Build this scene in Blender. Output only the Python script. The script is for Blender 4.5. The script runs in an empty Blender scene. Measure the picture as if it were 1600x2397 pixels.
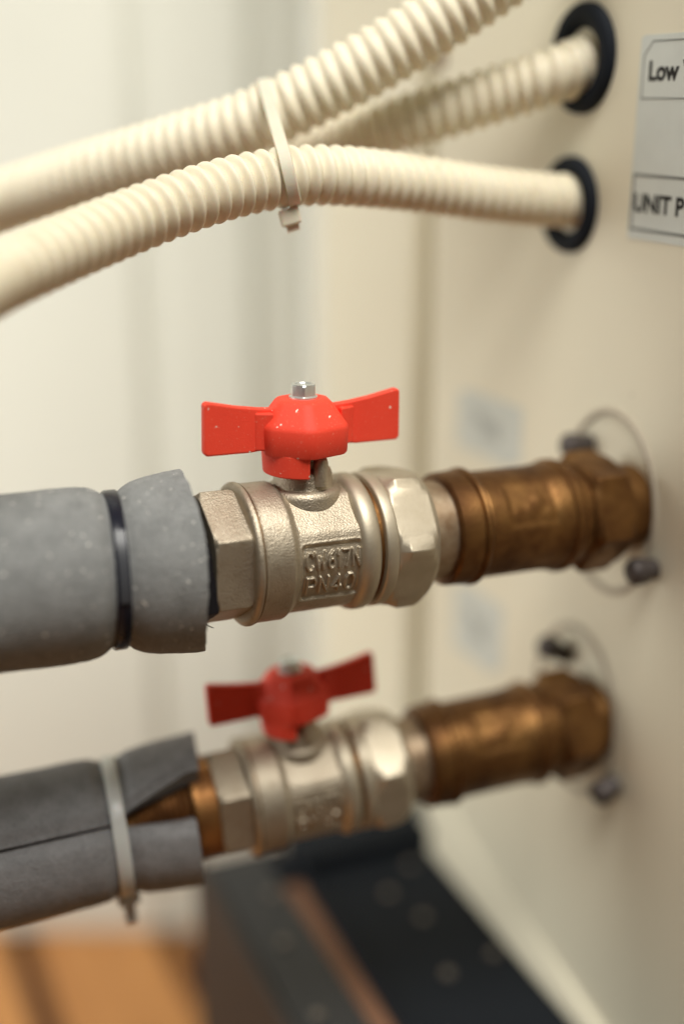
import bpy, bmesh, math, random
from mathutils import Vector, Matrix, noise
random.seed(7)
scene = bpy.context.scene
COL = scene.collection
R = math.radians
MM = 0.001

# ------------------------------------------------------------------ camera
H = 0.655                                   # lens height above the floor
FPX, PITCH, CX, CY = 3000.0, R(17), 800.0, 1198.5
cam_d = bpy.data.cameras.new('camera')
cam = bpy.data.objects.new('camera', cam_d); COL.objects.link(cam)
cam.location = (0, 0, H); cam.rotation_euler = (R(90) - PITCH, 0, 0)
cam_d.sensor_fit = 'VERTICAL'; cam_d.sensor_height = 36; cam_d.lens = 36 * FPX / 2397
cam_d.clip_start = 0.01; cam_d.clip_end = 50
cam_d.dof.use_dof = True; cam_d.dof.focus_distance = 0.443; cam_d.dof.aperture_fstop = 1.62
scene.camera = cam

# ------------------------------------------------------------------ light
world = bpy.data.worlds.new('World'); scene.world = world; world.use_nodes = True
bg = world.node_tree.nodes['Background']
bg.inputs[0].default_value = (1.0, 0.86, 0.70, 1); bg.inputs[1].default_value = 0.068

def area(name, loc, target, sx, sy, power, col):
    l = bpy.data.lights.new(name, 'AREA'); l.shape = 'RECTANGLE'; l.size = sx; l.size_y = sy
    l.energy = power; l.color = col
    o = bpy.data.objects.new(name, l); COL.objects.link(o); o.location = loc
    o.rotation_euler = (Vector(target) - Vector(loc)).to_track_quat('-Z', 'Y').to_euler()
    return o
area('ceiling_light', (0.20, -0.14, H + 1.22), (0.0, 0.60, H - 0.15), 0.85, 0.65, 31, (1.0, 0.975, 0.915))
area('side_fill_light', (-1.10, 0.46, H - 0.05), (-0.16, 0.93, H - 0.36), 0.6, 0.6, 2.6, (1.0, 0.985, 0.93)).data.spread = R(85)  # added fill lamp out of view, brightens the middle of the wall

vs = scene.view_settings
vs.view_transform = 'Standard'; vs.look = 'None'; vs.exposure = 0.0; vs.gamma = 1.0; vs.use_curve_mapping = False
scene.cycles.use_denoising = True
scene.cycles.max_bounces = 8

# ------------------------------------------------------------------ frames
FW = Vector((0, math.cos(PITCH), -math.sin(PITCH))); RT = Vector((1, 0, 0)); UP = Vector((0, math.sin(PITCH), math.cos(PITCH)))
EYE = Vector((0, 0, H))
def at(px, py, depth):                     # survey helper: a measured photo point at a measured distance
    return EYE + (FW + RT * ((px - CX) / FPX) - UP * ((py - CY) / FPX)) * depth
YAW = R(24)
D = Vector((math.cos(YAW), math.sin(YAW), 0))          # along the pipes, into the cabinet
PIPE_A = at(545, 1299, 0.45)
ORG = PIPE_A + D * 0.168                               # where the upper pipe meets the cabinet side
PANEL = Matrix.Translation(ORG) @ Matrix.Rotation(YAW, 4, 'Z')   # x into cabinet, y away from viewer, z up
UPPER = Matrix.Translation(PIPE_A) @ Matrix.Rotation(YAW, 4, 'Z') @ Matrix.Rotation(R(0.8), 4, 'Y')
LOWER = PANEL @ Matrix.Translation((0, 0.0154, -0.1032)) @ Matrix.Rotation(R(-6), 4, 'Z') @ Matrix.Rotation(R(-4.2), 4, 'Y') @ Matrix.Translation((-0.1575, 0, 0))

# ------------------------------------------------------------------ materials
class NT:
    def __init__(s, name):
        s.m = bpy.data.materials.new(name); s.m.use_nodes = True
        s.t = s.m.node_tree; s.b = s.t.nodes['Principled BSDF']
        s.tc = s.t.nodes.new('ShaderNodeTexCoord')
    def n(s, t, **k):
        x = s.t.nodes.new(t)
        for a, v in k.items(): setattr(x, a, v)
        return x
    def l(s, a, b): s.t.links.new(a, b)
    def noise(s, scale, detail=3, rough=0.55, vec=None):
        x = s.n('ShaderNodeTexNoise'); x.inputs['Scale'].default_value = scale
        x.inputs['Detail'].default_value = detail; x.inputs['Roughness'].default_value = rough
        s.l(vec or s.tc.outputs['Object'], x.inputs['Vector']); return x
    def ramp(s, fac, stops):
        x = s.n('ShaderNodeValToRGB'); e = x.color_ramp.elements
        while len(e) < len(stops): e.new(0.5)
        for i, (p, c) in enumerate(stops):
            e[i].position = p; e[i].color = (*c, 1) if len(c) == 3 else c
        s.l(fac, x.inputs[0]); return x
    def mix(s, fac, a, b):
        x = s.n('ShaderNodeMix', data_type='RGBA')
        if isinstance(fac, float): x.inputs[0].default_value = fac
        else: s.l(fac, x.inputs[0])
        for i, v in ((6, a), (7, b)):
            if isinstance(v, tuple): x.inputs[i].default_value = (*v, 1)
            else: s.l(v, x.inputs[i])
        return x.outputs[2]
    def bump(s, h, dist, strength=1.0, prev=None):
        x = s.n('ShaderNodeBump'); x.inputs['Distance'].default_value = dist; x.inputs['Strength'].default_value = strength
        s.l(h, x.inputs['Height'])
        if prev: s.l(prev, x.inputs['Normal'])
        return x.outputs[0]
    def set(s, **k):
        for a, v in k.items():
            i = s.b.inputs[a.replace('_', ' ')]
            if hasattr(v, 'is_linked') or isinstance(v, bpy.types.NodeSocket): s.l(v, i)
            else: i.default_value = (*v, 1) if isinstance(v, tuple) and len(v) == 3 and i.type == 'RGBA' else v
        return s.m

def mat_paint(name, c, rough=0.45, var=0.04, spec=0.5):
    t = NT(name); n = t.noise(9, 4)
    c2 = tuple(max(0, x * (1 - var * 2)) for x in c)
    col = t.mix(n.outputs[0], c, c2)
    sm_ = t.ramp(t.noise(26, 5, 0.7).outputs[0], [(0.62, (0, 0, 0)), (0.85, (0.35, 0.35, 0.35))])
    col = t.mix(sm_.outputs[0], col, tuple(x * 0.72 for x in c))
    sk = t.ramp(t.noise(210, 2, 0.5).outputs[0], [(0.755, (0, 0, 0)), (0.785, (0.6, 0.6, 0.6))])
    col = t.mix(sk.outputs[0], col, (0.20, 0.13, 0.08))
    f = t.noise(1500, 2)
    return t.set(Base_Color=col, Roughness=rough, Specular_IOR_Level=spec, Normal=t.bump(f.outputs[0], 0.00006, 0.5))

def mat_nickel():                                       # sand-cast, nickel plated brass
    t = NT('cast_nickel')
    g = t.noise(1500, 2, 0.6); g2 = t.noise(420, 3); big = t.noise(70, 4)
    col = t.ramp(big.outputs[0], [(0.3, (0.40, 0.34, 0.255)), (0.7, (0.49, 0.43, 0.335))])
    sp = t.ramp(g2.outputs[0], [(0.30, (0.40, 0.31, 0.21)), (0.44, (1, 1, 1))])
    c = t.n('ShaderNodeMix', data_type='RGBA', blend_type='MULTIPLY'); c.inputs[0].default_value = 0.25
    t.l(col.outputs[0], c.inputs[6]); t.l(sp.outputs[0], c.inputs[7])
    b = t.bump(g.outputs[0], 0.00024, 1.0); b = t.bump(g2.outputs[0], 0.0002, 0.15, b)
    return t.set(Base_Color=c.outputs[2], Metallic=0.85, Roughness=0.48, Normal=b)
def mat_machined():
    t = NT('machined_nickel')
    big = t.noise(90, 4); g = t.noise(900, 2)
    col = t.ramp(big.outputs[0], [(0.3, (0.46, 0.40, 0.30)), (0.7, (0.56, 0.50, 0.39))])
    return t.set(Base_Color=col.outputs[0], Metallic=0.85, Roughness=0.52, Normal=t.bump(g.outputs[0], 0.00006, 0.6))
def mat_tail():
    t = NT('tarnished_tailpiece'); a = t.noise(130, 4, 0.6)
    col = t.ramp(a.outputs[0], [(0.35, (0.26, 0.17, 0.10)), (0.65, (0.42, 0.33, 0.23))])
    return t.set(Base_Color=col.outputs[0], Metallic=0.8, Roughness=0.5)
def mat_brass(name='aged_brass', dark=1.0):
    t = NT(name)
    a = t.noise(38, 3, 0.5); b_ = t.noise(150, 3, 0.5); g = t.noise(900, 3)
    col = t.ramp(a.outputs[0], [(0.28, (0.085 * dark, 0.038 * dark, 0.014 * dark)), (0.5, (0.165 * dark, 0.078 * dark, 0.026 * dark)), (0.75, (0.27 * dark, 0.14 * dark, 0.045 * dark))])
    st = t.ramp(b_.outputs[0], [(0.30, (0.55, 0.46, 0.4)), (0.58, (1, 1, 1))])
    c = t.n('ShaderNodeMix', data_type='RGBA', blend_type='MULTIPLY'); c.inputs[0].default_value = 0.6
    t.l(col.outputs[0], c.inputs[6]); t.l(st.outputs[0], c.inputs[7])
    rr = t.ramp(b_.outputs[0], [(0.3, (0.55,) * 3), (0.7, (0.38,) * 3)])
    return t.set(Base_Color=c.outputs[2], Metallic=0.85, Roughness=rr.outputs[0], Normal=t.bump(g.outputs[0], 0.00025, 0.5))
def mat_red():
    t = NT('red_handle_plastic')
    n = t.noise(120, 4); f = t.noise(2600, 2); sp = t.noise(420, 1, 0.4); sp2 = t.noise(1100, 3, 0.6)
    col = t.mix(n.outputs[0], (0.90, 0.072, 0.034), (0.80, 0.055, 0.028))
    dust = t.ramp(sp.outputs[0], [(0.745, (0, 0, 0)), (0.76, (1, 1, 1))])
    dust2 = t.ramp(sp2.outputs[0], [(0.62, (0, 0, 0)), (0.78, (0.45, 0.45, 0.45))])
    col = t.mix(dust2.outputs[0], col, (0.75, 0.45, 0.30)); col = t.mix(dust.outputs[0], col, (0.85, 0.78, 0.66))
    return t.set(Base_Color=col, Roughness=0.6, Specular_IOR_Level=0.35, Normal=t.bump(f.outputs[0], 0.00014, 0.7))
def mat_foam(dusty=True):
    t = NT('grey_pipe_foam' if dusty else 'clean_grey_pipe_foam')
    a = t.noise(160, 4, 0.6); b_ = t.noise(1300, 2, 0.6); sp = t.noise(620, 1, 0.4)
    k = 1.0 if dusty else 0.97
    col = t.ramp(a.outputs[0], [(0.3, (0.205, 0.21 * k, 0.206)), (0.7, (0.265, 0.27 * k, 0.265))])
    pit = t.ramp(b_.outputs[0], [(0.30, (0.55, 0.55, 0.56)), (0.45, (1, 1, 1))])
    c = t.n('ShaderNodeMix', data_type='RGBA', blend_type='MULTIPLY'); c.inputs[0].default_value = 0.8
    t.l(col.outputs[0], c.inputs[6]); t.l(pit.outputs[0], c.inputs[7])
    dust = t.ramp(sp.outputs[0], [(0.715 if dusty else 0.97, (0, 0, 0)), (0.75 if dusty else 0.99, (0.8, 0.8, 0.8))])
    colr = t.mix(dust.outputs[0], c.outputs[2], (0.72, 0.70, 0.64))
    b = t.bump(b_.outputs[0], 0.0006, 0.9); b = t.bump(a.outputs[0], 0.0008, 0.25, b)
    return t.set(Base_Color=colr, Roughness=0.85, Specular_IOR_Level=0.25, Normal=b)
def mat_conduit():
    t = NT('cream_conduit_plastic')
    a = t.noise(40, 4)
    col = t.mix(a.outputs[0], (0.82, 0.76, 0.60), (0.76, 0.69, 0.52))
    gr = t.ramp(t.noise(85, 5, 0.65).outputs[0], [(0.56, (0, 0, 0)), (0.80, (0.5, 0.5, 0.5))])
    col = t.mix(gr.outputs[0], col, (0.52, 0.40, 0.24))
    t.b.subsurface_method = 'RANDOM_WALK' if hasattr(t.b, 'subsurface_method') else None
    return t.set(Base_Color=col, Roughness=0.5, Subsurface_Weight=0.15, Subsurface_Scale=0.004, Subsurface_Radius=(1.0, 0.6, 0.25))
def mat_plain(name, c, rough=0.5, metal=0.0, bump=0.0, bscale=900, sss=0.0):
    t = NT(name); n = t.noise(60, 4)
    col = t.mix(n.outputs[0], c, tuple(x * 0.8 for x in c)); k = dict(Base_Color=col, Roughness=rough, Metallic=metal)
    if bump: k['Normal'] = t.bump(t.noise(bscale, 3).outputs[0], bump, 0.7)
    if sss: k.update(Subsurface_Weight=sss, Subsurface_Scale=0.003)
    if 'black' in name: k['Specular_IOR_Level'] = 0.22
    return t.set(**k)
def mat_wood():
    t = NT('orange_floor_wood')
    mp = t.n('ShaderNodeMapping'); mp.inputs['Scale'].default_value = (22, 2.2, 22); t.l(t.tc.outputs['Object'], mp.inputs[0])
    oi = t.n('ShaderNodeObjectInfo')
    add = t.n('ShaderNodeVectorMath', operation='ADD'); t.l(mp.outputs[0], add.inputs[0]); t.l(oi.outputs['Random'], add.inputs[1])
    n = t.noise(1.6, 6, 0.6, add.outputs[0])
    col = t.ramp(n.outputs[0], [(0.3, (0.40, 0.17, 0.050)), (0.7, (0.60, 0.285, 0.09))])
    return t.set(Base_Color=col.outputs[0], Roughness=0.4, Normal=t.bump(n.outputs[0], 0.0006, 0.5))

M = dict(nickel=mat_nickel(), machined=mat_machined(), brass=mat_brass(), brass_bright=mat_brass('bright_brass', 2.1),
         red=mat_red(), foam=mat_foam(), conduit=mat_conduit(),
         wall=mat_paint('white_wall_sheet', (0.765, 0.775, 0.695), 0.5, 0.02),
         cabinet=mat_paint('cream_cabinet_paint', (0.80, 0.75, 0.59), 0.42, 0.02),
         flange=mat_paint('tan_flange_plastic', (0.44, 0.385, 0.30), 0.5, 0.02),
         recess=mat_paint('cabinet_recess_shade', (0.62, 0.57, 0.46), 0.5, 0.02),  # cabinet colour darkened, the gap's shade put into it
         rubber=mat_plain('black_rubber', (0.007, 0.010, 0.016), 0.75),
         black_plastic=mat_plain('black_tie_plastic', (0.012, 0.013, 0.022), 0.26),
         tie_gloss=mat_plain('tie_reflection_tone', (0.055, 0.058, 0.066), 0.33),  # lighter grey carries the strap end's reflection as colour
         white_tie=mat_plain('natural_tie_nylon', (0.72, 0.68, 0.545), 0.6, sss=0.5),
         grey_tie=mat_plain('pale_grey_tie_nylon', (0.60, 0.61, 0.58), 0.32, sss=0.2),
         zinc=mat_plain('zinc_plated_steel', (0.74, 0.77, 0.74), 0.30, 0.75, 0.00005),
         sheen_tone_steel=mat_plain('sheen_tone_coat', (0.022, 0.023, 0.026), 0.5), floor_tint_steel=mat_plain('floor_reflection_coat', (0.030, 0.022, 0.018), 0.6),  # left rail's sheen and floor's brown reflection put into these two colours
         dull_zinc=mat_plain('dull_zinc_bolts', (0.24, 0.21, 0.18), 0.4, 0.7),
         dark_steel=mat_plain('dark_bolt_steel', (0.085, 0.07, 0.065), 0.5, 0.4),
         black_steel=mat_plain('black_powder_coat', (0.006, 0.009, 0.014), 0.7, 0.0, 0.0001, 1200),
         paper=mat_plain('label_paper', (0.70, 0.74, 0.70), 0.35),
         ink=mat_plain('black_ink', (0.012, 0.012, 0.012), 0.5),
         grey_ink=mat_plain('grey_ink', (0.20, 0.21, 0.20), 0.5),
         blue_paper=mat_plain('pale_blue_sticker', (0.66, 0.69, 0.635), 0.4),
         blue_ink=mat_plain('slate_blue_ink', (0.47, 0.50, 0.47), 0.5),
         sliver=mat_plain('black_sliver', (0.012, 0.011, 0.014), 0.6, 0.0, 0.0004, 500),
         fibre=mat_plain('hemp_fibre', (0.03, 0.022, 0.015), 0.8),
         batten=mat_plain('brown_batten_wood', (0.25, 0.12, 0.065), 0.7, 0.0, 0.0004, 120),
         wood=mat_wood(), under=mat_plain('dark_subfloor', (0.10, 0.035, 0.012), 0.7),
         gasket=mat_brass('yellow_gasket_brass', 1.15), seam=mat_brass('dark_seam_brass', 0.9), foam_dark=mat_foam(False), tail=mat_tail())

# ------------------------------------------------------------------ mesh helpers
def mesh_obj(name, vf, mat, parent=None, smooth=30, matrix=None):
    v, f = vf
    me = bpy.data.meshes.new(name); me.from_pydata(v, [], f); me.update()
    bm = bmesh.new(); bm.from_mesh(me); bmesh.ops.recalc_face_normals(bm, faces=bm.faces); bm.to_mesh(me); bm.free()
    if smooth is not None:
        me.polygons.foreach_set('use_smooth', [True] * len(me.polygons))
        me.set_sharp_from_angle(angle=R(smooth))
    if mat: me.materials.append(mat)
    o = bpy.data.objects.new(name, me); COL.objects.link(o)
    if parent: o.parent = parent
    if matrix is not None: o.matrix_local = matrix
    return o
def thing(name, matrix, label, cat, group=None):
    o = bpy.data.objects.new(name, None); COL.objects.link(o); o.matrix_world = matrix; o.empty_display_size = 0.01
    return tag(o, label, cat, group)
def tag(o, label, cat, group=None):
    o['label'] = label; o['category'] = cat
    if group: o['group'] = group
    return o
def copy_tree(o, parent=None):
    c = o.copy(); COL.objects.link(c)
    if parent: c.parent = parent
    for ch in list(o.children): copy_tree(ch, c)
    return c
def bevel(o, w, seg=2, angle=30):
    m = o.modifiers.new('bevel', 'BEVEL'); m.width = w; m.segments = seg; m.limit_method = 'ANGLE'; m.angle_limit = R(angle)
    return o

def hexr(phi, apo, corner):                # radius of a hexagon at angle phi, with a corner at `corner`
    a = (phi - corner) % (math.pi / 3) - math.pi / 6
    return apo / math.cos(a)
def turned(secs, seg=96, closed=True):
    """secs: (s, R, apothem|None, corner_deg) in mm, along local x; angle 0 faces the viewer (-y), 90 deg up"""
    V, Fc = [], []
    for s in secs:
        x, r = s[0], s[1]; apo = s[2] if len(s) > 2 else None; cn = R(s[3]) if len(s) > 3 else 0
        for i in range(seg):
            p = 2 * math.pi * i / seg + (cn if apo else (R(secs[0][3]) if len(secs[0]) > 3 else 0))
            rr = min(r, hexr(p, apo, cn)) if apo else r
            V.append((x * MM, -rr * math.cos(p) * MM, rr * math.sin(p) * MM))
    n = len(secs)
    for k in range(n - 1):
        for i in range(seg):
            j = (i + 1) % seg
            Fc.append((k * seg + i, k * seg + j, (k + 1) * seg + j, (k + 1) * seg + i))
    if closed:
        Fc.append(tuple(range(seg))); Fc.append(tuple((n - 1) * seg + i for i in range(seg)))
    return V, Fc
def rounded(x0, x1, r, c=0.6, apo=None, cn=0):       # a disc section with softened rims
    k = (apo, cn) if apo else ()
    out = []
    for t in (90, 60, 30, 0): out.append((x0 + c * (1 - math.cos(R(t))) if t else x0 + c * 0, r) if False else (x0 + c * (1 - math.sin(R(90 - t) if False else R(t))), 0))
    pts = []
    for t in (0, 30, 60, 90): pts.append((x0 + c * (1 - math.cos(R(t))), r - c * (1 - math.sin(R(t)))) + k)
    for t in (90, 60, 30, 0): pts.append((x1 - c * (1 - math.cos(R(t))), r - c * (1 - math.sin(R(t)))) + k)
    return pts
def box(x0, x1, y0, y1, z0, z1):
    v = [(x, y, z) for x in (x0, x1) for y in (y0, y1) for z in (z0, z1)]
    v = [(a * MM, b * MM, c * MM) for a, b, c in v]
    return v, [(0, 1, 3, 2), (4, 6, 7, 5), (0, 4, 5, 1), (2, 3, 7, 6), (0, 2, 6, 4), (1, 5, 7, 3)]
def prism(poly, a0, a1, axis='y'):          # polygon in the two other axes, extruded along axis (mm)
    n = len(poly); V = []
    for a in (a0, a1):
        for p, q in poly:
            V.append({'y': (p, a, q), 'x': (a, p, q), 'z': (p, q, a)}[axis])
    V = [tuple(c * MM for c in v) for v in V]
    Fc = [tuple(range(n)), tuple(range(n, 2 * n))] + [(i, (i + 1) % n, n + (i + 1) % n, n + i) for i in range(n)]
    return V, Fc
def join(*vfs):
    V, Fc = [], []
    for v, f in vfs:
        b = len(V); V += list(v); Fc += [tuple(i + b for i in q) for q in f]
    return V, Fc
def lathe_z(prof, seg=64, rfun=None, cap=True):     # (z, r) around local z, mm
    V, Fc = [], []
    for z, r in prof:
        for i in range(seg):
            p = 2 * math.pi * i / seg; rr = rfun(r, p) if rfun else r
            V.append((rr * math.cos(p) * MM, rr * math.sin(p) * MM, z * MM))
    n = len(prof)
    for k in range(n - 1):
        for i in range(seg):
            j = (i + 1) % seg; Fc.append((k * seg + i, k * seg + j, (k + 1) * seg + j, (k + 1) * seg + i))
    if cap: Fc += [tuple(range(seg)), tuple((n - 1) * seg + i for i in range(seg))]
    return V, Fc
def shift(vf, dx=0, dy=0, dz=0):
    return [(x + dx * MM, y + dy * MM, z + dz * MM) for x, y, z in vf[0]], vf[1]
def xf(vf, m): return [tuple(m @ Vector(v)) for v in vf[0]], vf[1]
def catmull(pts, n):
    out = []
    for i in range(len(pts) - 1):
        p0 = pts[max(0, i - 1)]; p1 = pts[i]; p2 = pts[i + 1]; p3 = pts[min(len(pts) - 1, i + 2)]
        for k in range(n):
            t = k / n
            out.append(0.5 * ((2 * p1) + (p2 - p0) * t + (2 * p0 - 5 * p1 + 4 * p2 - p3) * t * t + (3 * p1 - p0 - 3 * p2 + p3) * t ** 3))
    out.append(pts[-1]); return out
def resample(pts, step):
    out = [pts[0]]; acc = 0; need = step
    for a, b in zip(pts, pts[1:]):
        L = (b - a).length
        while L > 0 and acc + L >= need:
            out.append(a.lerp(b, (need - acc) / L)); need += step
        acc += L
    return out
def tube(pts, rfun, seg=32, cap=True):      # parallel-transported tube; rfun(arc length, angle)
    V, Fc = [], []; up = Vector((0, 0, 1)); s = 0; nrm = None
    for i, p in enumerate(pts):
        t = (pts[min(i + 1, len(pts) - 1)] - pts[max(i - 1, 0)]).normalized()
        if nrm is None: nrm = (up - t * up.dot(t)).normalized()
        else: nrm = (nrm - t * nrm.dot(t)).normalized()
        b = t.cross(nrm)
        if i: s += (p - pts[i - 1]).length
        for k in range(seg):
            a = 2 * math.pi * k / seg; r = rfun(s, a)
            V.append(tuple(p + nrm * (r * math.cos(a)) + b * (r * math.sin(a))))
    n = len(pts)
    for k in range(n - 1):
        for i in range(seg):
            j = (i + 1) % seg; Fc.append((k * seg + i, k * seg + j, (k + 1) * seg + j, (k + 1) * seg + i))
    if cap: Fc += [tuple(range(seg)), tuple((n - 1) * seg + i for i in range(seg))]
    return V, Fc
def sm(a, b, x):
    t = max(0.0, min(1.0, (x - a) / (b - a))); return t * t * (3 - 2 * t)

# ------------------------------------------------------------------ the setting
# wall of pressed vertical sheets behind the cabinet
WY = 0.93
wall = mesh_obj('wall', box(-1400, 500, WY * 1000 + 5, WY * 1000 + 60, 0, 1700), M['wall'], smooth=None)
wall['kind'] = 'structure'
def wx(px): return (px - CX) / FPX * 0.96 * 1000
for x0, x1, y in ((-1400, wx(-190), 0), (wx(-110), wx(338), 0), (wx(408), wx(592), 0), (wx(690), 500, 0)):
    b = mesh_obj('wall_sheet', box(x0, x1, WY * 1000 + y, WY * 1000 + 4.5, 1, 1699), M['wall'], wall, smooth=None)
    bevel(b, 0.003, 2)
# plank floor, boards laid along the cabinet side
floor = mesh_obj('floor', box(-1500, 1500, -900, 990, -60, -14), M['under'], smooth=None); floor['kind'] = 'structure'
FR = Matrix.Translation((0, 0.75, 0)) @ Matrix.Rotation(YAW, 4, 'Z')
plank_me = None
for k in range(-7, 8):
    if plank_me is None:
        o = mesh_obj('plank', box(0, 96, -900, 900, -14, 0), M['wood'], floor, smooth=None); bevel(o, 0.002, 2); plank_me = o.data
    else:
        o = bpy.data.objects.new('plank', plank_me); COL.objects.link(o); o.parent = floor; bevel(o, 0.002, 2)
    o.matrix_local = FR @ Matrix.Translation((k * 0.118 - 0.283, random.uniform(-.05, .05) - 0.1, 0))

# ------------------------------------------------------------------ cabinet
cab = thing('heat_pump_cabinet', PANEL @ Matrix.Translation((0, 0, -ORG.z + 0.31)), 'cream painted metal cabinet side that both pipes and conduits enter', 'cabinet')
CZ = (ORG.z - 0.31) * 1000                  # panel-frame z of 0 inside the cabinet's own frame
def cabpart(name, vf, mat, sm_=None, bv=0.0):
    v = [(x, y, z + CZ * MM) for x, y, z in vf[0]]
    o = mesh_obj(name, (v, vf[1]), mat, cab, smooth=sm_)
    if bv: bevel(o, bv, 3)
    return o
ZB = -263                                   # panel's lower edge, panel frame mm
ZT = 520
cabpart('side_panel', box(0, 30, -260, 174, ZB, ZT), M['cabinet'], None, 0.004)
cabpart('rear_panel', box(2, 30, 199, 323, ZB, ZT), M['cabinet'], None, 0.005)
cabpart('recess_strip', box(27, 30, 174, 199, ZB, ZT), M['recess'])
cabpart('housing', box(31, 420, -255, 330, ZB, ZT - 5), M['cabinet'])
V, Fc = lathe_z([(ZB, 13), (ZT, 13)], 40); cabpart('corner_trim', shift((V, Fc), 14, 336, 0), M['wall'], 40)
def lip_sec(y, zt, zb):
    return [(0.5, y, zt), (-1.0, y, zt - 1.5), (-5.0, y, zb + 2.5), (-4.6, y, zb), (0.5, y, zb)]
ls = lip_sec(152, -209, -245.5) + lip_sec(60, -232, -252.7) + lip_sec(-60, -257, -262)
lip = ([tuple(c * MM for c in v) for v in ls], [tuple(range(5)), tuple(range(10, 15))] + [(k * 5 + i, k * 5 + (i + 1) % 5, k * 5 + 5 + (i + 1) % 5, k * 5 + 5 + i) for k in (0, 1) for i in range(5)])
cabpart('base_lip', lip, M['cabinet'])
# round flanges behind the two pipe unions, each held by two bolts
def flange(y, z, bolts):
    fl = turned([(0.5, 38), (-0.5, 38), (-1.3, 37.2), (-1.3, 35.6), (-0.5, 34.8), (0.5, 34.8)], 72, False)
    fl = ([(a, b * 0.84, c * 1.04) for a, b, c in fl[0]], fl[1])
    o = cabpart('pipe_flange', shift(fl, 0, y + 13, z - 2), M['flange'], 30)
    for (by, bz, ln, tilt) in bolts:
        prof = [(0, 4.2), (ln - 7, 4.2), (ln - 7, 5.2), (ln - 2.4, 5.4), (ln - .6, 4.2), (ln, 2.0)]
        bv = lathe_z(prof, 18); bv = xf(bv, Matrix.Rotation(R(-90), 4, 'Y') @ Matrix.Rotation(R(20), 4, 'Z'))
        bv = xf(bv, Matrix.Rotation(R(tilt), 4, 'Y'))
        q = [(x, yy + (y + by) * MM, zz + (z + bz + CZ) * MM) for x, yy, zz in bv[0]]
        b = mesh_obj('bolt', (q, bv[1]), M['dark_steel'], o, smooth=30)
flange(0, -2.3, ((29, 19, 13, 0), (-19, -21, 12, 0)))
flange(15.4, -102.2, ((21, 20, 16, 30), (-20, -23, 12, -20)))
sc_ = lathe_z([(0, 4.5), (2.2, 4.5), (3.4, 3.0), (3.8, 0.5)], 24); sc_ = xf(sc_, Matrix.Rotation(R(-90), 4, 'Y'))
cabpart('edge_screw', shift(sc_, 0, 168, 174), M['brass'], 40)

# ------------------------------------------------------------------ rubber grommets
def grommet(y, z, ro, ri, label):
    g = thing('cable_grommet', PANEL @ Matrix.Translation((0, y * MM, z * MM)), label, 'grommet', 'black grommets in the cabinet side')
    pr = []
    for a in range(0, 361, 20):
        pr.append((-1.0 - 3.2 * math.sin(R(a)) if math.sin(R(a)) > 0 else 0.5, (ro + ri) / 2 + (ro - ri) / 2 * math.cos(R(a))))
    V, Fc = turned(pr, 64, False); mesh_obj('rim', (V, Fc), M['rubber'], g, 50)
    mesh_obj('sleeve', turned([(0.2, ri + .6), (-1.4, ri + .6), (-1.4, ri - 1.2), (0.2, ri - 1.2)], 48, True), M['rubber'], g, 30)
    return g
grommet(47.5, 169.3, 21.3, 12.8, 'black rubber grommet around the conduit beside the Low label')
grommet(52.0, 112.6, 19.6, 12.2, 'black rubber grommet around the conduit beside the UNIT label')

# ------------------------------------------------------------------ corrugated conduits
def conduit(pts, r, depth, pitch, label, helix=0, end_in=None):
    P = [at(*p) for p in pts]
    if end_in is not None:
        e = PANEL @ Vector(end_in); P.append(e - D * 0.012); P.append(e + D * 0.004)
    t0 = (P[0] - P[1]).normalized(); t0 = (t0 + Vector((-0.5, 0, 0))).normalized()      # runs on to the left
    P = [P[0] + t0 * 0.26, P[0] + t0 * 0.12] + P
    if pts[-1][1] < 0: t1 = (P[-1] - P[-2]).normalized(); P += [P[-1] + t1 * 0.1, P[-1] + t1 * 0.22]
    path = resample(catmull(P, 24), pitch * MM / 10)
    def rf(s, a):
        ph = (s / (pitch * MM)) * 2 * math.pi + helix * a
        w = 0.5 + 0.5 * math.cos(ph)
        return (r - depth * (1 - w ** 0.7)) * MM
    o = mesh_obj('corrugated_conduit', tube(path, rf, 40), M['conduit'], None, 60)
    return tag(o, label, 'conduit', 'cream corrugated conduits'), path
cA, pathA = conduit([(-260, 560, .59), (-120, 510, .57), (0, 471, .553), (200, 408, .53), (400, 348, .513), (600, 282, .50), (800, 184, .492), (950, 95, .488), (1100, -4, .485), (1250, -110, .483), (1400, -220, .48)],
    12.7, 1.8, 6.1, 'thick cream conduit running up and out of the top edge', 0)
cC, pathC = conduit([(-200, 745, .355), (-90, 695, .37), (0, 648, .384), (150, 582, .405), (300, 521, .425), (450, 466, .440), (570, 432, .452), (690, 413, .461), (800, 412, .470), (950, 427, .488), (1120, 452, .504), (1250, 466, .516), (1330, 470, .523), (1390, 470, .530)],
    10.9, 2.5, 5.6, 'cream conduit curving down left from the lower black grommet', 0)
cB, pathB = conduit([(-250, 590, .60), (0, 500, .59), (300, 420, .58), (500, 372, .572), (650, 352, .548), (780, 330, .533), (900, 300, .523), (1050, 256, .513), (1200, 208, .508), (1290, 178, .505), (1350, 157, .508), (1400, 138, .515)],
    11.4, 2.1, 6.0, 'cream conduit entering the upper black grommet beside the Low label', 1)

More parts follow.
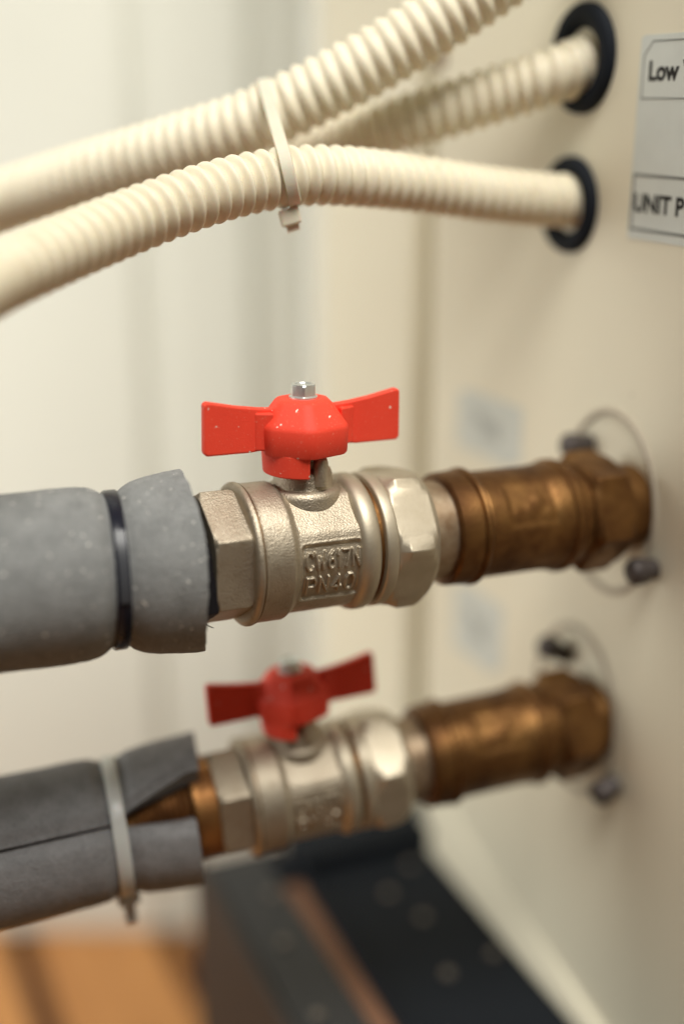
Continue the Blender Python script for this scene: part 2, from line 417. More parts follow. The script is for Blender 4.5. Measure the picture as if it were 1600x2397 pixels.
# nylon tie around the two front conduits
def near_path(path, px):
    def pr(p):
        q = p - EYE; return CX + FPX * q.dot(RT) / q.dot(FW)
    i = min(range(1, len(path) - 1), key=lambda k: abs(pr(path[k]) - px))
    return path[i], (path[i + 1] - path[i - 1]).normalized()
def strap(loop, wdir, width, thick):        # closed band: loop = [(point, outward normal)]
    V, Fc = [], []
    for p, nn in loop:
        for o_, w in ((0, -.5), (thick, -.42), (thick, .42), (0, .5)):
            V.append(tuple(p + nn * o_ + wdir * (w * width)))
    n = len(loop)
    for i in range(n):
        j = (i + 1) % n
        for k in range(4):
            l = (k + 1) % 4; Fc.append((i * 4 + k, j * 4 + k, j * 4 + l, i * 4 + l))
    return V, Fc
pa, ta = near_path(pathA, 630); pc, tc_ = near_path(pathC, 652)
tv = (ta + tc_).normalized()
e1 = (pc - pa); e1 = (e1 - tv * e1.dot(tv) * 0.4); Ld = e1.length; e1.normalize(); e2 = tv.cross(e1).normalized()
rA, rC = 0.0126, 0.0105
beta = math.asin((rA - rC) / Ld); loop = []
for k in range(25):
    a = math.pi / 2 - beta * 0 + (math.pi) * k / 24 + 0
    nn = e1 * math.cos(a) + e2 * math.sin(a); loop.append((pa + nn * rA, nn))
for k in range(25):
    a = -math.pi / 2 + math.pi * k / 24
    nn = e1 * math.cos(a) + e2 * math.sin(a); loop.append((pa + e1 * Ld + nn * rC, nn))
tie = thing('cable_tie', Matrix.Translation(pc), 'off white cable tie binding the corrugated conduits together', 'cable tie')
inv = Matrix.Translation(-pc)
mesh_obj('band', xf(strap(loop, (tv).normalized(), 0.0048, 0.0009), inv), M['white_tie'], tie, 40)
dn = Vector((0.12, -0.10, -1)).normalized(); dn = (dn - tv * dn.dot(tv)).normalized()
hm = Matrix((tuple(tv), tuple(dn.cross(tv)), tuple(dn))).transposed().to_4x4(); hm.translation = dn * (rC - 0.0002) + e1 * 0.001
mesh_obj('head', xf(box(-3.7, 3.7, -2.8, 2.8, 0.2, 6.2), hm), M['white_tie'], tie, None); bevel(tie.children[-1], 0.0008)
mesh_obj('tail', xf(box(-2.3, 2.3, -0.7, 0.7, 6.0, 8.6), hm), M['white_tie'], tie, None)

# ------------------------------------------------------------------ label sheet with print
SH = PANEL @ Matrix.Translation((0, 0.0115, 0.1390)) @ Matrix.Rotation(R(0.8), 4, 'X')
sheet = thing('label_sheet', SH, 'white printed label sheet reading Low and UNIT on the cabinet', 'label')
# sheet frame: x into cabinet, -y to the right, z up
def flat(name, poly, lift, mat, parent=sheet):
    V = [(-lift * MM, -a * MM, b * MM) for a, b in poly]; n = len(V)
    V += [(0.0, y, z) for x, y, z in V]
    F_ = [tuple(range(n)), tuple(range(n, 2 * n))] + [(i, (i + 1) % n, n + (i + 1) % n, n + i) for i in range(n)]
    return mesh_obj(name, (V, F_), mat, parent, None)
flat('sheet', [(0, -36.5), (0, 36), (2, 37), (75, 37), (75, -36.5)], 0.15, M['paper'])
def outline(pts, w, name='label_border'):
    V, Fc = [], []; n = len(pts); c = Vector((sum(p[0] for p in pts) / n, sum(p[1] for p in pts) / n))
    ins = []
    for i in range(n):
        p0, p1, p2 = Vector(pts[i - 1]), Vector(pts[i]), Vector(pts[(i + 1) % n])
        d1 = (p1 - p0).normalized(); d2 = (p2 - p1).normalized()
        n1 = Vector((-d1.y, d1.x)); n2 = Vector((-d2.y, d2.x)); bis = (n1 + n2).normalized()
        if bis.dot(c - p1) < 0: bis = -bis
        ins.append(p1 + bis * (w / max(0.3, abs(bis.dot(n1)))))
    for lift in (0.12, 0.24):
        for a, b in [tuple(p) for p in pts] + [tuple(p) for p in ins]: V.append((-lift * MM, -a * MM, b * MM))
    for i in range(n):
        j = (i + 1) % n
        Fc += [(i, j, n + j, n + i), (2 * n + i, 2 * n + j, 3 * n + j, 3 * n + i), (i, j, 2 * n + j, 2 * n + i), (n + i, n + j, 3 * n + j, 3 * n + i)]
    return mesh_obj(name, (V, Fc), M['grey_ink'], sheet, None)
outline([(2.2, 14.5), (2.2, 30.0), (7.2, 35.0), (70, 35.0), (70, 14.5)], 0.55)
outline([(1.0, -33.3), (1.0, -12.2), (70, -12.2), (70, -33.3)], 1.1)
def text(body, a, b, size, xs, bold):
    cu = bpy.data.curves.new('lettering', 'FONT'); cu.body = body; cu.size = size * MM; cu.offset = bold * MM; cu.extrude = 0.00004
    t = bpy.data.objects.new('tmp', cu); COL.objects.link(t)
    dg = bpy.context.evaluated_depsgraph_get(); me = bpy.data.meshes.new_from_object(t.evaluated_get(dg))
    bpy.data.objects.remove(t); me.name = 'lettering'; me.materials.clear(); me.materials.append(M['ink'])
    o = bpy.data.objects.new('lettering', me); COL.objects.link(o); o.parent = sheet
    rot = Matrix(((0, 0, -1, 0), (-1, 0, 0, 0), (0, 1, 0, 0), (0, 0, 0, 1)))
    o.matrix_local = Matrix.Translation((-0.0002, -a * MM, b * MM)) @ rot @ Matrix.Diagonal((xs, 1, 1, 1))
    return o
text('Low V', 5.6, 21.2, 9.4, 1.05, 0.34)
text('UNIT P', 2.4, -26.0, 9.2, 1.04, 0.32)

# pale blue arrow stickers on the cabinet, above each pipe
def arrow_sticker(y, z, w, h, label):
    st = thing('arrow_sticker', PANEL @ Matrix.Translation((0, y * MM, z * MM)), label, 'sticker', 'pale blue stickers on the cabinet side')
    flat('backing', [(-w, -h), (-w, h * .8), (-w * .5, h), (w, h), (w, -h * .7), (w * .6, -h)], 0.2, M['blue_paper'], st)
    ar = [(-0.75, 0.35), (0.05, 0.35), (0.05, 0.7), (0.8, 0.0), (0.05, -0.7), (0.05, -0.35), (-0.75, -0.35)]
    ca, sa = math.cos(R(-40)), math.sin(R(-40))
    flat('arrow_print', [((a * ca - b * sa) * w * .62, (a * sa + b * ca) * h * .62) for a, b in ar], 0.3, M['blue_ink'], st)
arrow_sticker(112, 6, 30, 15, 'pale blue sticker on the cabinet above the upper brass fitting')
arrow_sticker(116, -98, 24, 19, 'pale blue sticker on the cabinet between the two pipes')

# ------------------------------------------------------------------ ball valve
GL = {'C': [[(.95, .8), (.75, 1), (.3, 1), (.05, .75), (.05, .25), (.3, 0), (.75, 0), (.95, .2)]],
      'W': [[(0, 1), (.25, 0), (.5, .75), (.75, 0), (1, 1)]],
      '6': [[(.85, 1), (.4, .8), (.1, .4), (.15, .12), (.4, 0), (.7, 0), (.92, .15), (.92, .38), (.7, .55), (.35, .53), (.12, .35)]],
      '1': [[(.25, .75), (.55, 1), (.55, 0)]],
      '7': [[(.05, 1), (.95, 1), (.4, 0)]],
      'N': [[(.05, 0), (.05, 1), (.95, 0), (.95, 1)]],
      'P': [[(.05, 0), (.05, 1), (.7, 1), (.95, .85), (.95, .6), (.7, .45), (.05, .45)]],
      '4': [[(.7, 0), (.7, 1), (.02, .3), (1, .3)]],
      '0': [[(.3, 0), (.05, .25), (.05, .75), (.3, 1), (.7, 1), (.95, .75), (.95, .25), (.7, 0), (.3, 0)]]}
def strokes(txt, x0, y0, w, h, gap):
    out = []; x = x0
    for ch in txt:
        cw = w * {'W': 1.45, '1': 0.6, '6': 0.95}.get(ch, 1.0)
        for pl in GL[ch]:
            P = [(x + a * cw, y0 + b * h) for a, b in pl]
            out += list(zip(P, P[1:]))
        x += cw + gap
    return out
SEGS = strokes('CW617N', 18.8, 1.9, 2.6, 6.2, 0.86) + strokes('PN40', 19.2, -8.0, 3.4, 6.7, 1.45)
def seg_d(x, y, s):
    (ax, ay), (bx, by) = s; dx, dy = bx - ax, by - ay
    t = max(0, min(1, ((x - ax) * dx + (y - ay) * dy) / (dx * dx + dy * dy + 1e-9)))
    return math.hypot(x - ax - t * dx, y - ay - t * dy)
RB = 23.0; ALPHA = R(-8)
def body_r(s):                              # cast body profile
    if s < 13.6: return 24.8
    if s < 16.8: return 24.8 - (24.8 - RB) * sm(13.6, 16.8, s)
    return RB
def make_body():
    ss = [2.8 + i * 0.9 for i in range(12)] + [13.6 + .3 * i for i in range(10)] + [16.6 + .2 * i for i in range(118)]
    dense = R(34); phis = []
    a = ALPHA - dense
    while a < ALPHA + dense: phis.append(a); a += 0.21 / RB
    a = ALPHA + dense; end = ALPHA - dense + 2 * math.pi
    nn = 110
    phis += [a + (end - a) * i / nn for i in range(nn)]
    V, letter = [], []
    for s in ss:
        for p in phis:
            r = body_r(s); q = (p - ALPHA + math.pi) % (2 * math.pi) - math.pi; h = q * RB; L = 0
            if abs(h) < 13.2 and s > 16:
                # rounded-rectangle recess with cast letters standing in it
                dx = abs(s - 28.4) - (11.0 - 1.4); dy = abs(h) - (11.0 - 1.4)
                dist = math.hypot(max(dx, 0), max(dy, 0)) + min(max(dx, dy), 0) - 1.4
                k = 1 - sm(-0.75, 0.35, dist)
                r -= 1.25 * k
                if k > 0.5:
                    m = min(seg_d(s, h, g) for g in SEGS)
                    L = 1 - sm(0.26, 0.66, m); r += 1.15 * L
                elif dist < 1.2: r += 0.12 * math.sin(math.pi * max(0, dist) / 1.2)
            # flat shoulder facet over the upper front
            if s > 16.8: r = min(r, 21.9 / max(0.2, math.cos(p - R(48)))) if abs(p - R(48)) < 1.0 else r
            r += 0.10 * noise.noise(Vector((s * .25, math.cos(p) * 3, math.sin(p) * 3)))
            V.append((s * MM, -r * math.cos(p) * MM, r * math.sin(p) * MM)); letter.append(L)
    n = len(phis); F1, F2 = [], []
    for k in range(len(ss) - 1):
        for i in range(n):
            j = (i + 1) % n; f = (k * n + i, k * n + j, (k + 1) * n + j, (k + 1) * n + i)
            (F2 if sum(letter[x] for x in f) / 4 > 0.12 else F1).append(f)
    F1 += [tuple(range(n)), tuple((len(ss) - 1) * n + i for i in range(n))]
    used = sorted({i for f in F2 for i in f}); mp = {o: i for i, o in enumerate(used)}
    return (V, F1), ([V[i] for i in used], [tuple(mp[i] for i in f) for f in F2])

def make_handle(valve, hc):
    """butterfly handle, centred on s = hc, heights above the pipe axis"""
    hx = Matrix.Translation((hc * MM, 0, 0))
    oc = R(-102)
    def octo(r, p):
        a = (p - oc) % (math.pi / 3) - math.pi / 6
        q = 0.915 * r / math.cos(a)
        return q if q < 0.985 * r else 0.985 * r + 0.3 * (min(q, r * 1.02) - 0.985 * r)
    prof = [(35.8, 12.5), (35.8, 15.6), (36.4, 16.0), (44.6, 16.3), (45.9, 16.0), (46.7, 15.3), (53.0, 10.6), (53.9, 9.6), (54.3, 8.2), (54.3, 0.2)]
    hub = lathe_z(prof, 96, octo, True)
    o = mesh_obj('handle', hub, M['red'], valve, 38); o.matrix_local = hx
    # stop skirt: a partial collar hanging below the hub
    def arc(a0, a1, z0, z1, ri, ro, n=30):
        V, Fc = [], []
        for i in range(n + 1):
            a = R(a0 + (a1 - a0) * i / n)
            for r_, z_ in ((ri, z0), (ro, z0), (ro + .5, z1), (ri, z1)): V.append((r_ * math.cos(a) * MM, r_ * math.sin(a) * MM, z_ * MM))
        for i in range(n):
            for k in range(4):
                l = (k + 1) % 4; Fc.append((i * 4 + k, (i + 1) * 4 + k, (i + 1) * 4 + l, i * 4 + l))
        Fc += [(0, 1, 2, 3), tuple(n * 4 + i for i in range(4))]
        return V, Fc
    s1 = mesh_obj('stop_skirt', arc(112, 258, 28.4, 36.6, 10.8, 14.2), M['red'], o, 35); bevel(s1, 0.0005)
    s2 = mesh_obj('stop_skirt', arc(-5, 62, 33.6, 36.6, 10.8, 14.0, 14), M['red'], o, 35)
    for sg in (-1, 1):
        poly = [(11, 37.6), (11, 51.5), (17, 52.0), (25, 53.2), (35.4, 55.4), (36.6, 54.6), (36.8, 37.8), (35.8, 36.6), (20, 36.6)]
        poly = [(sg * a, z) for a, z in poly]
        w = mesh_obj('wing', prism(poly, -1.75, 1.75, 'y'), M['red'], o, None); bevel(w, 0.0007, 3)
        g = mesh_obj('wing_root', prism([(sg * 12.5, -4.6), (sg * 12.5, 4.6), (sg * 17.2, 2.6), (sg * 18.6, 1.9), (sg * 18.6, -1.9), (sg * 17.2, -2.6)], 37.2, 50.5, 'z'), M['red'], o, None); bevel(g, 0.0006, 2)
    bh = lambda r, p: min(r, 4.0 / math.cos((p - R(12)) % (math.pi / 3) - math.pi / 6))
    hd = lathe_z([(54.2, 5.0), (54.9, 5.0), (55.3, 4.8), (55.3, 4.7), (58.7, 4.7), (59.2, 4.0), (59.2, 2.9), (58.9, 2.7), (58.9, 0.1)], 48, None, True)
    V = []
    for x, y, z in hd[0]:
        r_ = math.hypot(x, y) / MM; p = math.atan2(y, x); k = bh(r_, p) / r_ if z > 0.0553 - 1e-6 and r_ > 0 else 1
        V.append((x * k, y * k, z))
    mesh_obj('handle_bolt', (V, hd[1]), M['zinc'], o, 25)
    return o

def make_valve(matrix, label, nut_corner):
    v = thing('ball_valve', matrix, label, 'valve', 'nickel plated ball valves with red butterfly handles')
    b1, b2 = make_body()
    b = mesh_obj('body', b1, M['nickel'], v, 60); mesh_obj('raised_lettering', b2, M['nickel'], b, 80)
    hx = [(-13, 17.5, 20.9, 30), (-13, 22.4, 20.9, 30), (-11.8, 30, 20.9, 30), (-2.0, 30, 20.9, 30), (0.3, 23.4, 20.9, 30), (0.8, 22.4, 20.9, 30)]
    o = mesh_obj('hexagon_end', turned(hx, 96), M['nickel'], v, 20); bevel(o, 0.0005, 2, 25)
    fr = [(0.2, 22.0), (0.2, 23.6), (0.5, 24.6), (1.1, 25.3), (1.8, 25.6), (2.5, 25.6), (2.9, 25.3), (3.05, 24.8), (3.35, 24.75), (3.6, 25.1), (3.9, 25.1), (4.3, 24.7), (4.5, 24.4)]
    mesh_obj('flange_ring', turned(fr, 120), M['nickel'], v, 35)
    # seam ring with the brass showing
    mesh_obj('seam_ring', turned([(2.95, 24.5), (3.0, 24.9), (3.4, 24.9), (3.45, 24.5)], 120), M['seam'], v, 30)
    cl = [(38.8, 21), (39.1, 22.4), (39.8, 23.8), (40.8, 24.6), (42.2, 25.0), (45.0, 25.0), (46.0, 24.5), (46.7, 23.6), (47.0, 22.2)]
    mesh_obj('union_collar', turned(cl, 120), M['machined'], v, 30)
    mesh_obj('sealing_ring', turned([(46.2, 21), (46.3, 22.3), (50.0, 22.3), (50.2, 21)], 96), M['gasket'], v, 30)
    mesh_obj('washer', turned(rounded(48.6, 53.4, 24.7, 0.9), 120), M['machined'], v, 30)
    nt = [(53.0, 20, 23.9, 0), (53.0, 24.2, 23.9, 0), (53.8, 25.0, 23.9, 0), (56.6, 28.4, 23.9, 0), (63.5, 28.4, 23.9, 0), (66.2, 26.4, 23.9, 0), (68.4, 24.8, 23.9, 0), (70.2, 23.0, 23.9, 0), (71.2, 21.0, 23.9, 0), (71.4, 16, 23.9, 0)]
    n = mesh_obj('union_nut', turned(nt, 120), M['machined'], v, 22); bevel(n, 0.0004, 2, 25); n.rotation_euler = (R(-nut_corner), 0, 0)
    mesh_obj('tailpiece', turned([(69, 17.4), (69.5, 18.6), (83.6, 18.6), (84.6, 17.6)], 96), M['tail'], v, 30)
    # stem tower rising out of the body under the handle
    st = lathe_z([(12, 13.2), (20.5, 12.6), (22.5, 11.4), (24.2, 10.6), (27.4, 10.3), (29.2, 9.6), (30, 8.4), (30, 6.0), (37, 6.0)], 72)
    o = mesh_obj('stem_tower', st, M['nickel'], v, 40); o.location = (26.4 * MM, 0, 0)
    boss = lathe_z([(8, 14.2), (20.6, 14.0), (22.0, 13.5), (22.9, 12.4), (23.3, 11.0), (23.4, 9.0)], 72)
    ob = mesh_obj('tower_boss', boss, M['nickel'], v, 60); ob.location = (26.4 * MM, 0, 0)
    lug = lathe_z([(25, 2.6), (33.2, 2.7), (34.6, 2.2), (35.3, 1.1), (35.4, 0.1)], 24)
    o2 = mesh_obj('stop_lug', lug, M['nickel'], v, 40); o2.location = (29.0 * MM, -9.6 * MM, 0)
    make_handle(v, 26.4)
    return v
valve_up = make_valve(UPPER, 'sharp nickel ball valve with red butterfly handle, on the upper pipe', 5)
valve_lo = copy_tree(valve_up); valve_lo.matrix_world = LOWER @ Matrix.Scale(0.94, 4)
valve_lo['label'] = 'blurred nickel ball valve with red butterfly handle, on the lower pipe'
for c in valve_lo.children:
    if c.name.startswith('union_nut'): c.rotation_euler = (R(-19), 0, 0)

# ------------------------------------------------------------------ brass fittings
def make_fitting(matrix, label, roll, hex_corner):
    f = thing('brass_fitting', matrix @ Matrix.Translation((84.5 * MM, 0, 0)), label, 'pipe fitting', 'aged brass fittings between valve and cabinet')
    mesh_obj('collar', turned([(-4.2, 15), (-4.0, 20.4), (-3.2, 21.3), (4.6, 21.8), (5.2, 21.2), (5.6, 21.2), (6.2, 22.3), (7.4, 22.5), (8.4, 21.9), (9.0, 20.2), (9.4, 18)], 96), M['brass'], f, 28)
    # barrel with a shallow recessed field and worn raised marks
    V, Fc = [], []; n = 150; ss = [8.6 + .55 * i for i in range(68)]
    for s in ss:
        for i in range(n):
            p = 2 * math.pi * i / n; q = (p - R(34) + math.pi) % (2 * math.pi) - math.pi; h = q * 20.3
            r = 20.4 - 0.9 * sm(9.5, 8.6, s)
            if s > 36: r += 0.9 * sm(36, 45, s)
            dx = abs(s - 27.5) - 11; dy = abs(h) - 8.5; k = 1 - sm(-2.2, 0.8, max(dx, dy))
            r -= 0.6 * k
            for (bs, bh) in ((20, -3.5), (26, -2.2), (30, 1.5), (34, -4.5)):
                r += 0.30 * (1 - sm(0.5, 4.5, math.hypot((s - bs) * 1.2, h - bh)))
            V.append((s * MM, -r * math.cos(p) * MM, r * math.sin(p) * MM))
    for k in range(len(ss) - 1):
        for i in range(n):
            j = (i + 1) % n; Fc.append((k * n + i, k * n + j, (k + 1) * n + j, (k + 1) * n + i))
    o = mesh_obj('barrel', (V, Fc), M['brass'], f, 40); o.rotation_euler = (R(-roll), 0, 0)
    mesh_obj('ring', turned([(44.2, 18), (44.4, 21.2), (45.2, 22.2), (47.6, 22.2), (48.6, 21.4), (49.2, 20.0), (53.0, 19.6), (55.0, 19.6)], 96), M['brass'], f, 30)
    hx = [(54.4, 18, 21.0, 0), (54.4, 20.6, 21.0, 0), (57.0, 24.5, 21.0, 0), (69.5, 24.5, 21.0, 0), (71.8, 21.4, 21.0, 0), (72.2, 18, 21.0, 0)]
    h = mesh_obj('hexagon_nut', turned(hx, 96), M['brass'], f, 20); bevel(h, 0.0005, 2, 25); h.rotation_euler = (R(-hex_corner), 0, 0)
    mesh_obj('stub', turned([(71, 17), (86, 17)], 64), M['brass'], f, 30)
    return f
fit_up = make_fitting(UPPER, 'aged brass fitting joining the upper valve to the cabinet', 0, -12)
fit_lo = copy_tree(fit_up); fit_lo.matrix_world = LOWER @ Matrix.Translation((80.0 * MM, 0, 0))
fit_lo['label'] = 'dark brass fitting joining the lower valve to the cabinet'
for c in fit_lo.children:
    if c.name.startswith('barrel'): c.rotation_euler = (R(-6), 0, 0)
    if c.name.startswith('hexagon_nut'): c.rotation_euler = (R(8), 0, 0)

# ------------------------------------------------------------------ foam insulation
def interp(tab, x):
    if x <= tab[0][0]: return tab[0][1]
    for (a, b), (c, d_) in zip(tab, tab[1:]):
        if x <= c: return b + (d_ - b) * sm(a, c, x) if False else b + (d_ - b) * (x - a) / (c - a)
    return tab[-1][1]
def foam(tab, s0, send, gap=None, ri=19.5, seed=0, lean=0.0, mat='foam', ns=260, nphi=120):
    """tab: outer radius by s; send(phi): s of the cut end; gap(s) -> (phi0, phi1) slit or None"""
    V, Fc = [], []
    def ring(s_lin, rr, open_):
        row = []
        for i in range(nphi + 1):
            if gap: 
                g0, g1 = gap(s_lin); p = g1 + (g0 + 2 * math.pi - g1) * i / nphi
            else: p = 2 * math.pi * i / nphi
            row.append((s_lin, p))
        return row
    smin, smax = s0, max(send(R(a)) for a in range(0, 360, 10))
    grid = []
    for k in range(ns + 1):
        f = k / ns; f = f ** 0.8
        base = s0 + (smax - s0) * f
        for i in range(nphi + 1):
            if gap: g0, g1 = gap(base); p = g1 + (g0 + 2 * math.pi - g1) * i / nphi
            else: p = 2 * math.pi * i / nphi
            e = send(p); s = s0 + (e - s0) * f
            jit = 0.35 * noise.noise(Vector((p * 6, seed, 2.0))) + 0.25 * noise.noise(Vector((p * 25, seed, 5.0)))
            if f > 0.97: s += jit
            r = interp(tab, s - lean * math.cos(p) * sm(-75, -45, s)) + 0.28 * noise.noise(Vector((s * .07, math.cos(p) * 1.3 + seed, math.sin(p) * 1.3))) + 0.12 * noise.noise(Vector((s * .5, math.cos(p) * 7, math.sin(p) * 7 + seed)))
            if gap:                          # lips of the slit roll in a little
                dl = min(i, nphi - i) / nphi; r -= 1.4 * (1 - sm(0, 0.035, dl))
            V.append((s * MM, -r * math.cos(p) * MM, r * math.sin(p) * MM))
    W = nphi + 1
    for k in range(ns):
        for i in range(nphi): Fc.append((k * W + i, k * W + i + 1, (k + 1) * W + i + 1, (k + 1) * W + i))
    b = len(V)
    for k in range(ns + 1):
        for i in range(W):
            x, y, z = V[k * W + i]; r = math.hypot(y, z)
            rin = ri * MM if not gap else max(ri * MM, r - 0.0105); V.append((x, y * rin / r, z * rin / r))
    for k in range(ns):
        for i in range(nphi): Fc.append((b + k * W + i, b + (k + 1) * W + i, b + (k + 1) * W + i + 1, b + k * W + i + 1))
    for k in (0, ns):
        for i in range(nphi): Fc.append((k * W + i, b + k * W + i, b + k * W + i + 1, k * W + i + 1))
    if gap:
        for i in (0, nphi):
            for k in range(ns): Fc.append((k * W + i, (k + 1) * W + i, b + (k + 1) * W + i, b + k * W + i))
    o = mesh_obj('pipe_insulation', (V, Fc), M[mat], None, 50)
    return o
TU = [(-340, 28.6), (-80, 29.0), (-62, 29.5), (-54, 29.2), (-50, 28.6), (-47.6, 27.6), (-46, 26.4), (-44.5, 25.6), (-40.5, 25.6), (-39, 26.4), (-37.4, 27.8), (-34.5, 29.2), (-30, 30.3), (-22, 31.3), (-16, 31.9), (-8, 31.6)]
def tilt_u(p): return -5.0 * math.cos(p)           # tie and cut end both lean
fu = foam(TU, -340, lambda p: -15.0 + tilt_u(p) * 0.9 - 1.6 * math.sin(p) + (0.9 * math.sin(3 * p)), None, 19.8, 3, -3.4)
fu.matrix_world = UPPER
tag(fu, 'light grey foam insulation sleeve on the upper pipe', 'insulation', 'grey foam pipe sleeves')
TL = [(-340, 28.6), (-80, 28.2), (-58, 28.0), (-52, 27.6), (-49.5, 26.6), (-47.5, 25.6), (-42, 25.6), (-40, 26.6), (-37, 27.8), (-30, 28.6), (-18, 29.6), (-8, 30.0)]
def gap_l(s):
    w = max(0.0, min(1.0, (s + 42) / 28)); return (R(30 - 9 * w), R(32.5 + 27 * w))
def end_l(p):
    q = math.degrees(p) % 360
    return -13.5 - 4.0 * math.cos(p) + (3.0 if 40 < q < 120 else 0) * sm(40, 60, q)
fl_ = foam(TL, -340, end_l, gap_l, 18.6, 9, -1.2, 'foam_dark'); fl_.matrix_world = LOWER @ Matrix.Translation((-5.5 * MM, 0, 0))
tag(fl_, 'dark grey foam sleeve split open along the lower pipe', 'insulation', 'grey foam pipe sleeves')

def ring_tie(matrix, s, r, w, tk, lean, mat, label, head_deg, tail, headsize):
    t = thing('cable_tie', matrix @ Matrix.Translation((s * MM, 0, 0)), label, 'cable tie')
    n = 96; V, Fc = [], []
    for i in range(n):
        p = 2 * math.pi * i / n; x0 = lean * math.cos(p)
        for dx, rr in ((-.5 * w, r - .4), (-.5 * w, r + tk - .3), (-.38 * w, r + tk), (.38 * w, r + tk), (.5 * w, r + tk - .3), (.5 * w, r - .4)):
            V.append(((x0 + dx) * MM, -rr * math.cos(p) * MM, rr * math.sin(p) * MM))
    for i in range(n):
        j = (i + 1) % n
        for k in range(6):
            l = (k + 1) % 6; Fc.append((i * 6 + k, j * 6 + k, j * 6 + l, i * 6 + l))
    mesh_obj('band', (V, Fc), mat, t, 40)
    if not tail:
        V, Fc = [], []; n2 = 24
        for i in range(n2 + 1):
            p = R(-4 + 50 * i / n2); x0 = lean * math.cos(p)
            for dx, rr in ((-.34 * w, r + tk - .1), (-.34 * w, r + tk + .75), (.34 * w, r + tk + .75), (.34 * w, r + tk - .1)):
                V.append(((x0 + dx) * MM, -rr * math.cos(p) * MM, rr * math.sin(p) * MM))
        for i in range(n2):
            for k in range(4):
                l = (k + 1) % 4; Fc.append((i * 4 + k, (i + 1) * 4 + k, (i + 1) * 4 + l, i * 4 + l))
        Fc += [(0, 1, 2, 3), tuple(n2 * 4 + i for i in range(4))]
        mesh_obj('strap_end', (V, Fc), M['tie_gloss'], t, 30)
    hd = R(head_deg); m = Matrix.Rotation(-hd + 0, 4, 'X')
    hx = lean * math.cos(hd); a, b_, c = headsize
    o = mesh_obj('head', xf(box(hx - a, hx + a, -(r + c), -(r + .2), -b_, b_), m), mat, t, None); bevel(o, 0.0007)
    if tail:
        o = mesh_obj('tail', xf(box(hx - w * .42, hx + w * .42, -(r + c + tail), -(r + c - .5), -1.0, .6), m), mat, t, None); bevel(o, 0.0003)
    return t
ring_tie(UPPER, -42.3, 26.0, 4.6, 1.1, -3.4, M['black_plastic'], 'black cable tie pinching the upper grey foam sleeve', 150, 0, (3.6, 4.0, 4.2))
ring_tie(LOWER, -50.1, 26.0, 5.4, 1.2, -1.2, M['grey_tie'], 'pale grey cable tie around the lower split foam sleeve', -78, 9, (4.4, 3.6, 5.6))

# black sliver between foam and hexagon, with frayed hemp threads
tp = []
sliver = thing('hex_sliver', UPPER @ Matrix.Translation((-18 * MM, 0, 0)), 'black sliver between the upper foam sleeve and the hexagon', 'sliver')
V, Fc = [], []; n = 60
for i in range(n + 1):
    p = R(-75 + 105 * i / n); e = 2.6 + 2.6 * sm(40, -35, math.degrees(p)) * (1 if math.degrees(p) > -50 else 0.9) + 0.8 * noise.noise(Vector((p * 5, 1, 1)))
    r0 = hexr(p, 20.9, R(30)) + 0.5
    for dx, rr in ((-14, 17), (e, 17), (e, r0 + .3), (-14, r0 + .6)): V.append((dx * MM, -rr * math.cos(p) * MM, rr * math.sin(p) * MM))
for i in range(n):
    for k in range(4):
        l = (k + 1) % 4; Fc.append((i * 4 + k, (i + 1) * 4 + k, (i + 1) * 4 + l, i * 4 + l))
Fc += [(0, 1, 2, 3), tuple(n * 4 + i for i in range(4))]
mesh_obj('sliver', (V, Fc), M['sliver'], sliver, 30)
vfs = []
for i in range(9):
    p = R(random.uniform(-72, -50)); r0 = 21.6; x0 = random.uniform(-1, 4)
    b0 = Vector((x0, -r0 * math.cos(p), r0 * math.sin(p))); out = Vector((random.uniform(-.3, .9), -math.cos(p) * .5, math.sin(p) - .2)).normalized()
    cv = Vector((random.uniform(-1, 1), random.uniform(-.5, .5), random.uniform(-.3, .8))); L = random.uniform(2.5, 5.0)
    pts = [(b0 + out * (L * t / 8) + cv * (2.2 * (t / 8) ** 2)) * MM for t in range(9)]
    vfs.append(tube(pts, lambda s, a: 0.00009, 5))
th_ = mesh_obj('frayed_threads', join(*vfs), M['fibre'], None, 60, None); th_.matrix_world = UPPER @ Matrix.Translation((-18 * MM, 0, 0))
th_['kind'] = 'stuff'; tag(th_, 'dark frayed threads hanging under the upper hexagon by the foam', 'threads')

# threaded brass pipe end showing through the split foam
pr = [(-320, 15.5), (-34, 15.5)]
s = -33.5
while s < -12: pr += [(s, 15.6), (s + .9, 17.0), (s + 1.2, 17.0), (s + 2.1, 15.6)]; s += 2.2
pr += [(-11.4, 17), (-11.2, 19.5), (-10.6, 20), (-2, 20)]
tpipe = thing('threaded_pipe', LOWER @ Matrix.Translation((0, 0, 0)), 'brass threaded pipe end inside the split lower foam', 'pipe')
pr = [(min(x, -30.2) if False else x, r_) for x, r_ in pr]
mesh_obj('thread', turned([(x - 10.5, r_) for x, r_ in pr], 72), M['brass_bright'], tpipe, 30)

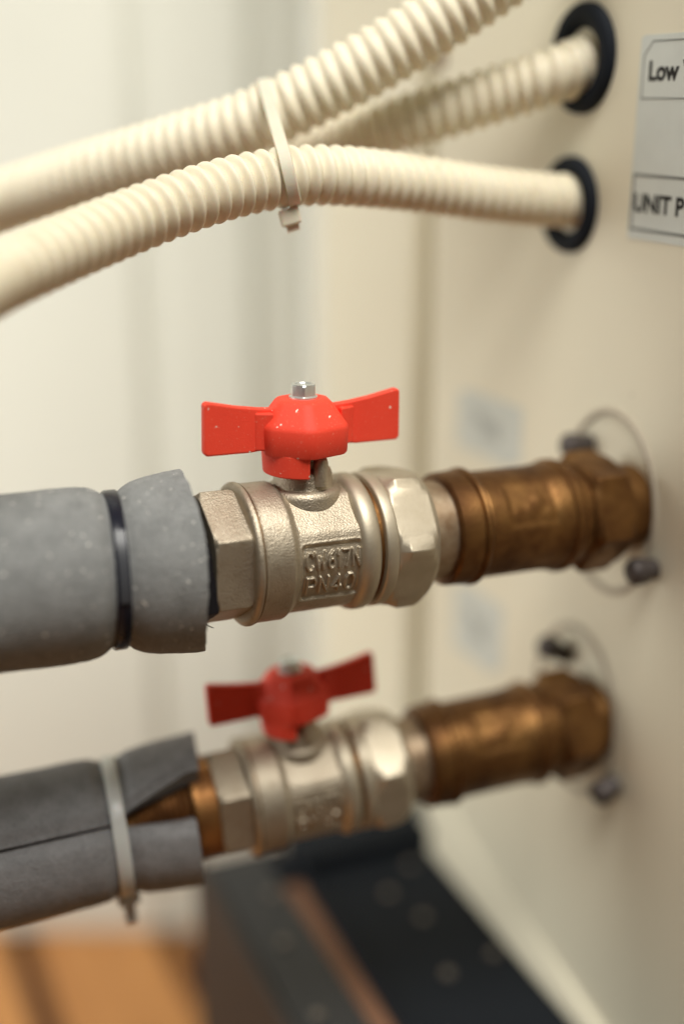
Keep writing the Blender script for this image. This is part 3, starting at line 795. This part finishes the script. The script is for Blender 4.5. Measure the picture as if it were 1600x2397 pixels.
# ------------------------------------------------------------------ black steel stand under the cabinet
ST = Matrix.Translation((ORG.x, ORG.y, 0)) @ Matrix.Rotation(YAW, 4, 'Z')
stand = thing('steel_stand', ST, 'black steel stand frame under the cabinet and lower valve', 'stand')
OZ = ORG.z * 1000
def zt(y): return OZ - 251 + (y - 100) * 0.078          # the frame falls slightly towards the viewer
def slab(x0, x1, y0, y1, dz0, dz1):                      # sloping bar, heights measured from the frame's top
    return prism([(y0, zt(y0) + dz0), (y1, zt(y1) + dz0), (y1, zt(y1) + dz1), (y0, zt(y0) + dz1)], x0, x1, 'x')
def sp(name, vf, mat=M['black_steel'], bv=0.0012):
    o = mesh_obj(name, vf, mat, stand, None); bevel(o, bv, 2); return o
sp('rail', slab(-123.5, -91, -330, 190, -8, 0), M['sheen_tone_steel'])
sp('rail', slab(-76.5, -1.5, -330, 176, -9, 0.6))
sp('rail_web', slab(-80, -77, -330, 170, -60, 4.5))
sp('cross_bar', slab(-78, 12, 160, 190, -30, 9))
sp('cross_bar', slab(-90, -80.5, 158, 188, -30, 1))
sp('side_plate', prism([(-330, 3), (195, 3), (195, zt(195) + 1), (-330, zt(-330) + 1)], -129, -124, 'x'), M['floor_tint_steel'])
for lx in (-122, -50):
    for y in (128, -310): sp('foot_post', prism([(lx, y), (lx + 26, y), (lx + 26, y + 26), (lx, y + 26)], 1, zt(y) - 62 if y > 0 else zt(y) - 10, 'z'))
bolt_me = None
for bx, by in ((-100, 150), (-108, 112), (-42, 128), (-34, 104), (-14, 66), (-42, 62), (-112, 60), (-20, 146)):
    prof = lathe_z([(0, 5.2), (0.9, 5.2), (0.9, 3.6), (3.2, 3.6), (3.9, 2.8), (4.1, 0.1)], 24)
    if bolt_me is None:
        o = mesh_obj('bolt_head', prof, M['dull_zinc'], stand, 35); bolt_me = o.data
    else:
        o = bpy.data.objects.new('bolt_head', bolt_me); COL.objects.link(o); o.parent = stand
    o.location = (bx * MM, by * MM, (zt(by) + 0.3) * MM); o.scale = (.6, .6, .5)
bt = mesh_obj('wooden_batten', slab(-90.6, -80.4, -330, 157, -22, -2), M['batten'], None, None); bt.matrix_world = ST
tag(bt, 'brown wooden strip lying between the black stand rails', 'wood strip')
